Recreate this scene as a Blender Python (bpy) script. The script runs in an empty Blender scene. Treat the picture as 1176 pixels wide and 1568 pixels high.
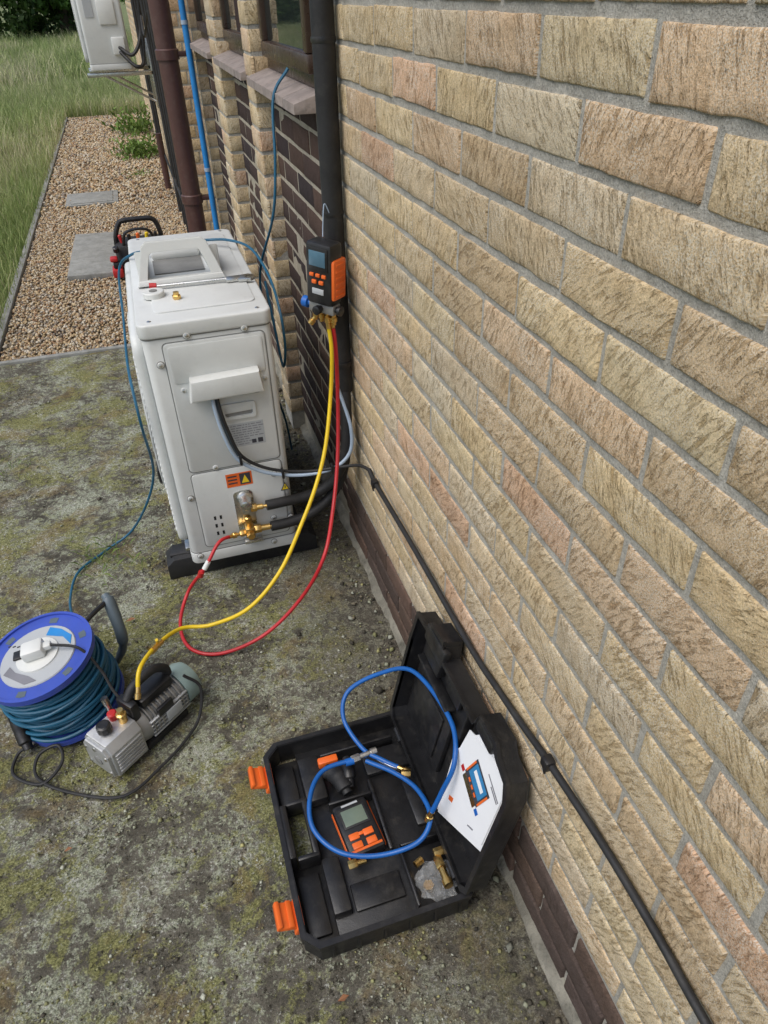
import bpy, bmesh, math, random
import numpy as np
from mathutils import Vector, Matrix
from mathutils import noise as mn
random.seed(7); rng=np.random.default_rng(11)
sc=bpy.context.scene
sc.view_settings.view_transform='Standard'; sc.view_settings.look='None'; sc.view_settings.exposure=0
COL=sc.collection

# ---------------------------------------------------------------- materials
class N:
    def __init__(s,name):
        s.m=bpy.data.materials.new(name); s.m.use_nodes=True; s.t=s.m.node_tree
        s.b=s.t.nodes['Principled BSDF']
    def n(s,typ,**kw):
        nd=s.t.nodes.new(typ)
        for k,v in kw.items(): setattr(nd,k,v)
        return nd
    def l(s,a,b): s.t.links.new(a,b)
    def noise(s,vec,scale,detail=4,rough=.55,dist=0):
        nd=s.n('ShaderNodeTexNoise'); nd.inputs['Scale'].default_value=scale; nd.inputs['Detail'].default_value=detail
        nd.inputs['Roughness'].default_value=rough; nd.inputs['Distortion'].default_value=dist
        if vec is not None: s.l(vec,nd.inputs['Vector'])
        return nd.outputs['Fac']
    def ramp(s,fac,stops):
        nd=s.n('ShaderNodeValToRGB'); cr=nd.color_ramp
        while len(cr.elements)<len(stops): cr.elements.new(.5)
        for e,(p,c) in zip(cr.elements,stops):
            e.position=p; e.color=(c,c,c,1) if isinstance(c,(int,float)) else (*c,1)
        s.l(fac,nd.inputs[0]); return nd.outputs[0]
    def rng(s,fac,a,b,c,d):
        nd=s.n('ShaderNodeMapRange'); s.l(fac,nd.inputs[0])
        for i,v in enumerate((a,b,c,d)): nd.inputs[i+1].default_value=v
        return nd.outputs[0]
    def mix(s,fac,a,b,mode='MIX'):
        nd=s.n('ShaderNodeMix'); nd.data_type='RGBA'; nd.blend_type=mode
        for v,i in ((fac,0),(a,6),(b,7)):
            if isinstance(v,(int,float)): nd.inputs[i].default_value=v if i==0 else (v,v,v,1)
            elif isinstance(v,tuple): nd.inputs[i].default_value=(*v,1)
            else: s.l(v,nd.inputs[i])
        return nd.outputs[2]
    def obj(s): return s.n('ShaderNodeTexCoord').outputs['Object']
    def attr(s,name,out='Vector'): return s.n('ShaderNodeAttribute',attribute_name=name).outputs[out]
    def mapping(s,vec,scale):
        nd=s.n('ShaderNodeMapping'); nd.inputs['Scale'].default_value=scale; s.l(vec,nd.inputs[0]); return nd.outputs[0]
    def bump(s,h,dist,strength=1,prev=None):
        nd=s.n('ShaderNodeBump'); nd.inputs['Distance'].default_value=dist; nd.inputs['Strength'].default_value=strength
        s.l(h,nd.inputs['Height'])
        if prev is not None: s.l(prev,nd.inputs['Normal'])
        return nd.outputs[0]
    def set(s,col=None,rough=None,nrm=None,metal=None,spec=None):
        for v,k in ((col,'Base Color'),(rough,'Roughness'),(nrm,'Normal'),(metal,'Metallic'),(spec,'Specular IOR Level')):
            if v is None: continue
            if isinstance(v,(int,float)): s.b.inputs[k].default_value=v
            elif isinstance(v,tuple): s.b.inputs[k].default_value=(*v,1)
            else: s.l(v,s.b.inputs[k])
        return s.m

def M(name,col,rough=.5,metal=0,var=.12,dirt=.0,bs=300,bd=.0003,dirtcol=(.12,.10,.07),spec=.5):
    n=N(name); o=n.obj()
    a=n.noise(o,14,3,.6)
    lo=tuple(c*(1-var) for c in col); hi=tuple(min(1,c*(1+var)) for c in col)
    c=n.ramp(a,[(.3,lo),(.7,hi)])
    if dirt>0:
        d=n.ramp(n.noise(o,30,6,.7),[(.52,0),(.75,dirt)])
        c=n.mix(d,c,dirtcol)
    r=n.rng(n.noise(o,40,3),.3,.7,max(0,rough-.08),min(1,rough+.1))
    return n.set(c,r,n.bump(n.noise(o,bs,2),bd,.6),metal,spec)

WHITE=M('unit_white_paint',(.62,.635,.615),.42,0,.025,.18,500,.0002,(.40,.39,.34))
WHITE2=M('white_plastic',(.66,.67,.64),.4,0,.03,.1,500,.0002,(.42,.40,.36))
GREYLN=M('seam_grey',(.20,.20,.19),.6)
BLACKP=M('black_plastic',(.013,.013,.014),.36,0,.3,.5,400,.0006,(.065,.06,.052))
BLACKR=M('black_rubber',(.016,.016,.017),.6,0,.3,.3,250,.0008,(.07,.065,.055))
ORANGE=M('orange_plastic',(.78,.14,.02),.4,0,.08,.1)
YELLOW=M('yellow_hose',(.72,.50,.01),.42,0,.08,.15)
REDH=M('red_hose',(.48,.018,.025),.4,0,.1,.1)
BLUEH=M('blue_hose',(.008,.10,.36),.38,0,.1,.05)
TEAL=M('teal_cable',(.010,.10,.18),.45,0,.15,.2)
BLUEP=M('blue_water_pipe',(.02,.22,.56),.45,0,.1,.25)
REELB=M('reel_blue_plastic',(.045,.085,.42),.38,0,.08,.15)
GREYC=M('light_grey_cable',(.36,.45,.56),.4)
DGREYC=M('dark_grey_cable',(.10,.13,.15),.4)
BROWN=M('brown_pipe_plastic',(.085,.040,.034),.42,0,.12,.35,200,.0005,(.16,.12,.10))
BRASS=M('brass',(.72,.47,.16),.3,1,.15,.25,200,.0003,(.2,.12,.05))
STEEL=M('zinc_steel',(.62,.62,.60),.3,1,.1,.2,200,.0003,(.3,.3,.28))
ALU=M('cast_aluminium',(.54,.55,.55),.42,.6,.12,.35,350,.001,(.2,.19,.17))
ALUD=M('cast_aluminium_dark',(.32,.32,.31),.45,.5,.12,.5,350,.001,(.10,.10,.08))
TEALP=M('motor_cap_green_grey',(.26,.35,.33),.5,0,.1,.3)
PAPER=M('paper',(.76,.77,.78),.7,0,.02)
LABEL=M('label_silver',(.42,.44,.45),.45,0,.03)
INK=M('label_ink',(.04,.04,.05),.6)
INKL=M('label_ink_light',(.20,.20,.22),.6)
LYEL=M('label_yellow',(.80,.58,.02),.5)
REDP=M('red_plastic',(.45,.02,.02),.4,0,.1,.1)
BLUEK=M('blue_plastic',(.01,.12,.45),.35)
SCREEN=M('lcd_screen',(.14,.18,.14),.15)
SCREENB=M('lcd_screen_blue',(.08,.16,.22),.12)
PBLUE=M('printed_blue',(.03,.20,.42),.6)
DARK=M('dark_void',(.006,.006,.006),.8)
FRAME=M('window_frame_brown',(.05,.03,.022),.3,0,.15,.3,150,.0005,(.14,.12,.1))
SILL=M('sill_tile',(.27,.225,.20),.75,0,.2,.6,120,.003,(.09,.08,.065))
CONCS=M('concrete_slab',(.26,.26,.24),.9,0,.2,.7,150,.005,(.13,.13,.09))
FOOTING=M('footing_haunch',(.19,.18,.145),.95,0,.4,.8,120,.010,(.05,.05,.035))
ROOFM=M('roof_tile',(.12,.07,.05),.85,0,.3,.3,60,.006)
INNER=M('room_plaster',(.30,.29,.27),.9)

def glass():
    n=N('window_glass'); n.b.inputs['Base Color'].default_value=(.02,.025,.025,1)
    n.b.inputs['Roughness'].default_value=.03; n.b.inputs['Specular IOR Level'].default_value=.9
    n.l(n.bump(n.noise(n.obj(),2,2),.002,.3),n.b.inputs['Normal']); return n.m
GLASS=glass()
def bagmat():
    n=N('clear_polythene'); n.b.inputs['Base Color'].default_value=(.6,.62,.62,1); n.b.inputs['Roughness'].default_value=.10
    n.b.inputs['Alpha'].default_value=.16; n.b.inputs['Specular IOR Level'].default_value=.9
    n.l(n.bump(n.noise(n.obj(),45,3,.6,1.5),.008,1),n.b.inputs['Normal']); return n.m
POLY=bagmat()

def brickmat(name,dark=False):
    n=N(name); b=n.attr('buv'); c=n.attr('bcol','Color'); o=n.obj()
    st=n.noise(n.mapping(b,(44,165,40)),1,3,.6,.55)
    msk=n.ramp(n.noise(o,11,3,.6),[(.34,.25),(.54,1)])
    gouge=n.ramp(st,[(.33,0),(.49,1)])
    fine=n.noise(b,300,4,.78)
    med=n.noise(b,38,4,.65,.4)
    grit=n.noise(b,560,2,.5)
    col=n.mix(1,c,n.ramp(med,[(.28,(.86,.82,.77)),(.5,(1,1,1)),(.72,(1.12,1.14,1.17))]),'MULTIPLY')
    col=n.mix(1,col,n.rng(fine,.3,.7,.64,1.36),'MULTIPLY')
    g=n.mix(msk,1.0,gouge)
    col=n.mix(1,col,n.mix(g,(.74,.69,.61) if not dark else (.75,.75,.75),(1.03,1.03,1.03)),'MULTIPLY')
    if not dark:
        spk=n.ramp(grit,[(.49,0),(.60,.75)])
        spk=n.mix(1,spk,n.ramp(n.noise(o,7,5,.68,.5),[(.38,.12),(.62,1)]),'MULTIPLY')
        spk=n.mix(1,spk,n.rng(g,0,1,.1,1),'MULTIPLY')
        col=n.mix(spk,col,(.72,.69,.59))
        col=n.mix(n.ramp(grit,[(.33,.6),(.39,0)]),col,(.14,.10,.055))
    col=n.mix(1,col,n.rng(n.noise(o,2.3,3,.6),.3,.7,.92,1.08),'MULTIPLY')
    nr=n.bump(g if not dark else med,.0032 if not dark else .002,.9)
    nr=n.bump(fine,.0030,1,nr)
    return n.set(col,.93,nr,None,.22)
BRICK=brickmat('buff_brick'); BRICKD=brickmat('dark_brick',True)
def mortarmat(name,a,b_):
    n=N(name); o=n.obj()
    c=n.ramp(n.noise(o,22,5,.7),[(.3,a),(.7,b_)])
    f=n.noise(o,420,4,.7)
    c=n.mix(1,c,n.rng(f,.3,.7,.62,1.3),'MULTIPLY')
    return n.set(c,.95,n.bump(n.noise(o,70,5,.7),.006,.9,n.bump(f,.003,1)),None,.2)
MORTAR=mortarmat('mortar',(.36,.345,.30),(.54,.52,.46)); MORTARL=mortarmat('panel_mortar',(.34,.31,.24),(.52,.47,.37))

def groundmat():
    n=N('mossy_concrete'); o=n.obj()
    mid=n.noise(o,7,5,.7,.3); sm=n.noise(o,46,6,.8,.3); fi=n.noise(o,210,4,.8)
    big=n.noise(o,2.6,4,.6,.4)
    sx=n.n('ShaderNodeSeparateXYZ'); n.l(o,sx.inputs[0])
    def add(a,b,k):
        m=n.n('ShaderNodeMath',operation='MULTIPLY_ADD'); n.l(b,m.inputs[0]); m.inputs[1].default_value=k; n.l(a,m.inputs[2]); return m.outputs[0]
    c=n.ramp(mid,[(.32,(.105,.096,.075)),(.5,(.21,.195,.155)),(.70,(.35,.33,.265))])
    l1=add(add(sm,mid,.55),big,.35)
    lm=n.ramp(l1,[(.935,0),(.985,1)])
    c=n.mix(lm,c,n.ramp(fi,[(.32,(.23,.245,.165)),(.68,(.62,.65,.49))]))
    mb=n.noise(o,3.6,5,.75,.8)
    m1=add(add(mb,sm,.65),n.rng(sx.outputs[0],-.35,-1.1,0,.06),1.0)
    mm=n.ramp(m1,[(.845,0),(.915,.85)])
    c=n.mix(mm,c,n.ramp(fi,[(.32,(.14,.15,.045)),(.68,(.46,.45,.18))]))
    oc=n.ramp(add(n.noise(o,5.5,4,.65,.8),sm,.4),[(.73,0),(.83,.5)])
    c=n.mix(oc,c,(.32,.23,.10))
    wh=n.ramp(add(n.noise(o,110,4,.8),mid,.5),[(.84,0),(.885,.85)])
    c=n.mix(wh,c,(.70,.70,.62))
    bl=n.ramp(add(n.noise(o,70,5,.8),big,.3),[(.525,.85),(.57,0)])
    c=n.mix(bl,c,(.045,.04,.03))
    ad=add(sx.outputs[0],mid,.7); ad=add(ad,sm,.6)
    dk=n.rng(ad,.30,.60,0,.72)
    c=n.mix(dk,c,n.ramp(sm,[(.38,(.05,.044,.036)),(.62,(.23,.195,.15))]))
    c=n.mix(1,c,n.rng(fi,.3,.7,.55,1.40),'MULTIPLY')
    nr=n.bump(fi,.007,1); nr=n.bump(sm,.014,1,nr)
    return n.set(c,.95,nr,None,.15)
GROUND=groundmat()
def soilmat():
    n=N('meadow_soil'); o=n.obj()
    c=n.ramp(n.noise(o,3,5,.7),[(.3,(.11,.13,.045)),(.7,(.22,.25,.10))])
    return n.set(c,.95,n.bump(n.noise(o,20,4,.7),.06,1))
SOIL=soilmat()
def gravelmat(att=False):
    n=N('gravel_stone' if att else 'gravel_bed'); o=n.obj()
    if att: c=n.attr('gcol','Color'); nr=n.bump(n.noise(o,300,3),.002,.7)
    else:
        v=n.n('ShaderNodeTexVoronoi'); v.inputs['Scale'].default_value=60; n.l(o,v.inputs['Vector'])
        s=n.n('ShaderNodeSeparateColor'); n.l(v.outputs['Color'],s.inputs[0])
        c=n.ramp(s.outputs[0],[(0,(.16,.10,.055)),(.3,(.32,.22,.12)),(.6,(.42,.32,.18)),(.85,(.46,.39,.28)),(1,(.18,.15,.12))])
        c=n.mix(1,c,n.ramp(v.outputs['Distance'],[(.2,1.1),(.75,.35)]),'MULTIPLY')
        nr=n.bump(n.ramp(v.outputs['Distance'],[(0,1),(.8,0)]),.012,1)
    c=n.mix(1,c,n.rng(n.noise(o,200,3,.6),.3,.7,.75,1.2),'MULTIPLY')
    return n.set(c,.85,nr)
GRAV=gravelmat(); STONE=gravelmat(True)
def leafmat(name):
    n=N(name); c=n.attr('gcol','Color'); n.set(c,.6,None,None,.3)
    tr=n.n('ShaderNodeBsdfTranslucent'); n.l(c,tr.inputs[0])
    mx=n.n('ShaderNodeMixShader'); mx.inputs[0].default_value=.3
    out=n.t.nodes['Material Output']; n.l(n.b.outputs[0],mx.inputs[1]); n.l(tr.outputs[0],mx.inputs[2]); n.l(mx.outputs[0],out.inputs[0])
    return n.m
LEAF=leafmat('leaf'); GRASSM=leafmat('grass_blade')
BARK=M('bark',(.09,.07,.05),.9,0,.3,.3,60,.01)
DLEAF=M('dead_leaf',(.24,.11,.05),.8)

# ---------------------------------------------------------------- builder
def empty(name,loc=(0,0,0)):
    e=bpy.data.objects.new(name,None); e.empty_display_size=.1; e.location=loc; COL.objects.link(e); return e
def catmull(pts,n=8):
    P=[Vector(p) for p in pts]
    if len(P)<3: return P
    Q=[P[0]*2-P[1]]+P+[P[-1]*2-P[-2]]; out=[]
    for i in range(1,len(Q)-2):
        p0,p1,p2,p3=Q[i-1:i+3]
        for k in range(n):
            t=k/n; out.append(.5*((2*p1)+(p2-p0)*t+(2*p0-5*p1+4*p2-p3)*t*t+(3*p1-p0-3*p2+p3)*t**3))
    out.append(P[-1]); return out
class B:
    def __init__(s): s.v=[];s.f=[];s.m=[];s.mats=[]
    def mi(s,mat):
        if mat not in s.mats: s.mats.append(mat)
        return s.mats.index(mat)
    def add(s,v,f,mat):
        o=len(s.v); s.v+= [tuple(p) for p in v]; s.f+=[tuple(i+o for i in q) for q in f]; s.m+=[s.mi(mat)]*len(f)
    def bm(s,bm,mat,mx=None):
        if mx is not None: bm.transform(mx)
        bm.verts.index_update(); s.add([v.co.copy() for v in bm.verts],[[v.index for v in f.verts] for f in bm.faces],mat); bm.free()
    def box(s,lo,hi,mat,bev=.002,mx=None,seg=2):
        b=bmesh.new(); bmesh.ops.create_cube(b,size=1)
        lo=Vector(lo);hi=Vector(hi);c=(lo+hi)/2;d=hi-lo
        for v in b.verts: v.co=Vector((v.co.x*d.x,v.co.y*d.y,v.co.z*d.z))+c
        if bev>0: bmesh.ops.bevel(b,geom=b.edges[:],offset=min(bev,min(abs(d.x),abs(d.y),abs(d.z))*.45),segments=seg,affect='EDGES',profile=.5)
        s.bm(b,mat,mx)
    def prism(s,poly,h0,h1,mat,bev=.0,mx=None,seg=2):
        b=bmesh.new(); vs=[b.verts.new((p[0],p[1],h0)) for p in poly]; f=b.faces.new(vs)
        r=bmesh.ops.extrude_face_region(b,geom=[f]); nv=[e for e in r['geom'] if isinstance(e,bmesh.types.BMVert)]
        for v in nv: v.co.z=h1
        bmesh.ops.recalc_face_normals(b,faces=b.faces[:])
        if bev>0: bmesh.ops.bevel(b,geom=[e for e in b.edges if abs(e.verts[0].co.z-e.verts[1].co.z)<1e-6],offset=bev,segments=seg,affect='EDGES',profile=.5)
        s.bm(b,mat,mx)
    def ring(s,outer,inner,h0,h1,mat,mx=None):
        n=len(outer); v=[(p[0],p[1],h) for h in (h0,h1) for P in (outer,inner) for p in P]
        f=[]
        for i in range(n):
            j=(i+1)%n
            f+=[(i,j,2*n+j,2*n+i),(n+j,n+i,3*n+i,3*n+j),(2*n+i,2*n+j,3*n+j,3*n+i),(j,i,n+i,n+j)]
        if mx is not None: v=[mx@Vector(p) for p in v]
        s.add(v,f,mat)
    def tube(s,pts,r,mat,seg=10,n=8,smooth=True,cap=True):
        P=catmull(pts,n) if smooth else [Vector(p) for p in pts]
        R=r if isinstance(r,(list,tuple)) else [r]*len(P)
        if len(R)!=len(P):
            R=[R[min(len(R)-1,int(i*(len(R)-1)/(len(P)-1)+.5))] for i in range(len(P))]
        t=(P[1]-P[0]).normalized(); u=t.orthogonal().normalized(); v=[];f=[]
        for i,p in enumerate(P):
            a=P[max(0,i-1)];b=P[min(len(P)-1,i+1)]; t2=(b-a).normalized() if (b-a).length>1e-9 else t
            q=t.rotation_difference(t2); u=(q@u); u=(u-t2*u.dot(t2)).normalized(); t=t2; w=t.cross(u)
            for k in range(seg):
                an=2*math.pi*k/seg; v.append(p+(u*math.cos(an)+w*math.sin(an))*R[i])
        for i in range(len(P)-1):
            for k in range(seg):
                k2=(k+1)%seg; f.append((i*seg+k,i*seg+k2,(i+1)*seg+k2,(i+1)*seg+k))
        if cap:
            f.append(tuple(range(seg))[::-1]); f.append(tuple((len(P)-1)*seg+k for k in range(seg)))
        s.add(v,f,mat)
    def lathe2(s,p,d,prof,mat,seg=20):
        d=Vector(d).normalized(); p=Vector(p); u=d.orthogonal().normalized(); w=d.cross(u); v=[];f=[]
        for a,r in prof:
            for k in range(seg):
                an=2*math.pi*k/seg; v.append(p+d*a+(u*math.cos(an)+w*math.sin(an))*max(r,1e-5))
        for i in range(len(prof)-1):
            for k in range(seg):
                k2=(k+1)%seg; f.append((i*seg+k,i*seg+k2,(i+1)*seg+k2,(i+1)*seg+k))
        f.append(tuple(range(seg))[::-1]); f.append(tuple((len(prof)-1)*seg+k for k in range(seg)))
        s.add(v,f,mat)
    def hex(s,p,d,h,r,mat): s.lathe2(p,d,[(0,r*.9),(h*.1,r),(h*.9,r),(h,r*.9)],mat,6)
    def build(s,name,parent=None,ang=32,smooth=True):
        me=bpy.data.meshes.new(name); me.from_pydata(s.v,[],s.f)
        for m in s.mats: me.materials.append(m)
        me.polygons.foreach_set('material_index',s.m)
        if smooth:
            me.polygons.foreach_set('use_smooth',[True]*len(s.f)); me.set_sharp_from_angle(angle=math.radians(ang))
        me.update(); o=bpy.data.objects.new(name,me); COL.objects.link(o)
        if parent: o.parent=parent
        return o
def npmesh(name,v,f,mat,attrs={},parent=None,smooth=True):
    v=np.asarray(v,dtype=np.float32); f=np.asarray(f,dtype=np.int32); k=f.shape[1]
    me=bpy.data.meshes.new(name); me.vertices.add(len(v)); me.vertices.foreach_set('co',v.ravel())
    me.loops.add(f.size); me.loops.foreach_set('vertex_index',f.ravel())
    me.polygons.add(len(f)); me.polygons.foreach_set('loop_start',np.arange(0,f.size,k,dtype=np.int32))
    me.polygons.foreach_set('loop_total',np.full(len(f),k,dtype=np.int32))
    me.polygons.foreach_set('use_smooth',np.full(len(f),smooth))
    me.update(calc_edges=True); me.validate()
    for an,(ty,arr) in attrs.items():
        a=me.attributes.new(an,ty,'POINT'); a.data.foreach_set('color' if ty=='FLOAT_COLOR' else 'vector',np.asarray(arr,dtype=np.float32).ravel())
    me.materials.append(mat); o=bpy.data.objects.new(name,me); COL.objects.link(o)
    if parent: o.parent=parent
    return o

# ---------------------------------------------------------------- house
house=empty('brick_house')
BUFF=[(.61,.465,.27),(.58,.44,.25),(.62,.48,.29),(.59,.435,.26),(.60,.425,.26),(.56,.435,.27),(.63,.52,.35),(.55,.41,.245),(.60,.48,.29),(.59,.455,.28),(.60,.435,.275),(.55,.405,.24),(.59,.47,.29),(.58,.375,.235),(.56,.45,.30),(.61,.47,.27),(.58,.45,.26)]
DARKB=[(.055,.038,.034),(.075,.05,.042),(.045,.034,.034),(.09,.058,.045)]
BASEB=[(.10,.068,.052),(.13,.085,.065),(.085,.062,.052)]
def brickface(name,O,U,Nn,W,z0,z1,pal,mat,nu=22,nv=9,phase=0.0,jit=.0009,L=.215):
    O=np.array(O,float);U=np.array(U,float);Nn=np.array(Nn,float); V=np.array((0,0,1.))
    vs=[];bu=[];co=[];fs=[];cnt=0
    ii,jj=np.meshgrid(np.arange(nu-1),np.arange(nv-1),indexing='ij')
    base=np.stack([ii*nv+jj,(ii+1)*nv+jj,(ii+1)*nv+jj+1,ii*nv+jj+1],-1).reshape(-1,4)
    def sm(a):
        for _ in range(2):
            a=(a+np.roll(a,1,0)+np.roll(a,-1,0)+np.roll(a,1,1)+np.roll(a,-1,1))/5
        return a
    k0=int(math.ceil(z0/.075-1e-6)); k1=int(math.floor(z1/.075+1e-6))
    for k in range(k0,k1):
        zb=k*.075+.0055; off=phase+(k%2)*(L+.01)/2
        m=int(math.floor(-off/(L+.01)))-1
        while True:
            a=off+m*(L+.01)+.005; b=a+L; m+=1
            if a>W: break
            a=max(a,0.0); b=min(b,W)
            if b-a<.03: continue
            l=b-a; h=.064
            e=np.array([0,.0008,.0028]); 
            s=np.concatenate([e,np.linspace(.0028,l-.0028,nu-4)[1:-1],l-e[::-1]]); t=np.concatenate([e,np.linspace(.0028,h-.0028,nv-4)[1:-1],h-e[::-1]])
            S,T=np.meshgrid(s,t,indexing='ij')
            d=np.minimum(np.minimum(S,l-S),np.minimum(T,h-T))
            dep=np.interp(d,[0,.0008,.0028,.008],[-.010,-.0015,-.0003,0])
            nz=sm(rng.normal(size=S.shape)); n2=sm(rng.normal(size=S.shape)); n3=sm(rng.normal(size=S.shape))
            dep=dep+nz*.0018*(d>.0006)+rng.normal()*.0007
            S2=S+n2*jit*2; T2=T+n3*jit*2+rng.normal()*.0008
            p=O+U*(a+S2)[...,None]+V*(zb+T2-O[2])[...,None]+Nn*dep[...,None]
            vs.append(p.reshape(-1,3)); fs.append(base+cnt); cnt+=nu*nv
            an=math.radians(rng.choice([55,122,68,62])+rng.normal()*10); ca,sa=math.cos(an),math.sin(an); ox,oy,oz=rng.uniform(0,50,3)
            q=np.stack([S*ca+T*sa+ox,-S*sa+T*ca+oy,np.full_like(S,oz)],-1); bu.append(q.reshape(-1,3))
            c=np.array(pal[rng.integers(len(pal))])*(1+rng.normal()*.05)
            co.append(np.tile(np.append(np.clip(c,0,1),1),(nu*nv,1)))
    npmesh(name,np.concatenate(vs),np.concatenate(fs),mat,{'buv':('FLOAT_VECTOR',np.concatenate(bu)),'bcol':('FLOAT_COLOR',np.concatenate(co))},house)
EAVE=2.925; YA=-1.6; YE=14.0
def face_x(name,ya,yb,z0,z1,x,pal,mat,**k): brickface(name,(x,yb,z0),(0,-1,0),(-1,0,0),yb-ya,z0,z1,pal,mat,phase=(yb%.225),**k)
face_x('near_wall_bricks',YA,2.045,.225,EAVE,0,BUFF,BRICK)
face_x('near_wall_base_bricks',YA,2.045,.0,.225,-.004,BASEB,BRICKD)
WT=1.35
bays=[(2.045,2.81),(2.97,3.78),(4.05,4.93)]
piers=[(2.81,2.97),(3.78,4.05),(4.93,5.32)]
for i,(a,b) in enumerate(bays):
    face_x('dark_panel_bricks_%d'%i,a,b,.075,WT-.0,.0035,DARKB,BRICKD,nu=12,nv=7)
for i,(a,b) in enumerate(piers):
    face_x('pier_bricks_%d'%i,a,b,.075,EAVE,-.055,BUFF,BRICK,nu=12,nv=7)
    brickface('pier_side_bricks_%d'%i,(-.053,a,0),(1,0,0),(0,-1,0),.16,.075,EAVE,BUFF,BRICK,nu=10,nv=7,phase=.113*(i%2),jit=.0005)
face_x('far_wall_bricks',5.32,YE,.075,EAVE,-.2,BUFF,BRICK,nu=9,nv=6)
brickface('far_wall_return_bricks',(-.198,5.32,0),(1,0,0),(0,-1,0),.15,.075,EAVE,BUFF,BRICK,nu=10,nv=6)
b=B()
b.box((.0035,YA,-.1),(.26,2.05,EAVE),MORTAR,0)
for (a,c) in bays: b.box((.0050,a+.006,-.1),(.255,c-.001,WT-.01),MORTARL,0); b.box((.0072,a+.006,2.34),(.255,c-.001,EAVE),MORTAR,0)
for (a,c) in piers: b.box((-.0515,a+.003,-.1),(.25,c,EAVE),MORTAR,0)
b.box((-.1965,5.323,-.1),(.24,YE,EAVE),MORTAR,0)
b.build('wall_core_mortar',house,smooth=False)
b=B()
b.box((.262,YA+.2,-.1),(.35,YE-.2,.02),INNER,0)
b.box((6.0,YA,-.1),(6.25,YE,EAVE),MORTAR,0); b.box((.3,YA,-.1),(5.99,YA+.25,EAVE),MORTAR,0); b.box((.3,YE-.25,-.1),(5.99,YE-.003,EAVE),MORTAR,0)
b.box((.3,YA+.3,EAVE-.05),(5.9,YE-.3,EAVE-.01),INNER,0)
b.box((3.0,YA+.3,0),(3.1,YE-.3,EAVE-.06),INNER,0)
b.build('side_and_inner_walls',house,smooth=False)
MX=Matrix(((1,0,0,0),(0,0,-1,0),(0,1,0,0),(0,0,0,1))) # local (x,z,w) -> w toward -Y
b=B()
b.prism([(-.09,EAVE+.02),(-.09,EAVE+.08),(3.1,EAVE+1.8),(6.4,EAVE+.08),(6.4,EAVE+.02),(3.1,EAVE+1.7)],-YE-.2,-YA+.2,ROOFM,0,MX)
b.box((-.07,YA-.2,EAVE+.003),(.3,YE+.2,EAVE+.018),WHITE2,0)
b.build('roof',house,smooth=False)
b=B(); fr=.055
for (a,c) in bays:
    z0,z1=WT+.035,2.34
    x0,x1=.0,.07
    b.box((x0,a+.004,z0),(x1,c-.004,z0+fr),FRAME,.004); b.box((x0,a+.004,z1-fr),(x1,c-.004,z1),FRAME,.004)
    b.box((x0,a+.004,z0+fr),(x1,a+.004+fr,z1-fr),FRAME,.004); b.box((x0,c-.004-fr,z0+fr),(x1,c-.004,z1-fr),FRAME,.004)
    y0,y1,s0,s1=a+.035,c-.035,z0+.035,z1-.035; w=.045
    xs,xe=-.022,.02
    b.box((xs,y0,s0),(xe,y1,s0+w),FRAME,.006); b.box((xs,y0,s1-w),(xe,y1,s1),FRAME,.006)
    b.box((xs,y0,s0+w),(xe,y0+w,s1-w),FRAME,.006); b.box((xs,y1-w,s0+w),(xe,y1,s1-w),FRAME,.006)
    b.box((xs+.018,y0+w,s0+w),(xs+.024,y1-w,s1-w),GLASS,0)
b.build('windows',house)
b=B()
for (a,c) in bays:
    n=int(round((c-a)/.16)); w=(c-a+.02)/n
    for i in range(n):
        ya=a-.01+i*w; 
        b.prism([(-.075,WT-.012),(-.075,WT+.012),(-.004,WT+.034),(.05,WT+.034),(.05,WT-.012)],-(ya+w-.003),-(ya+.003),SILL,.003,MX)
b.build('window_sills',house)
ys=np.linspace(YA,4.0,240); V=[];F=[]
for i,y in enumerate(ys):
    w=.016+.012*mn.noise(Vector((y*7,0,0)))+.006*mn.noise(Vector((y*30,3,0))); h=.014+.010*mn.noise(Vector((y*9,5,0)))
    V+=[(-w-.006,y,-.004),(-w*.7-.004,y,h*.5),(-.001,y,h+.004),(.02,y,h+.006)]
for i in range(len(ys)-1):
    for k in range(3): F.append((4*i+k,4*i+4+k,4*i+5+k,4*i+1+k))
npmesh('cement_haunch',V,[q[::-1] for q in F],FOOTING,{},house)

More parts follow.
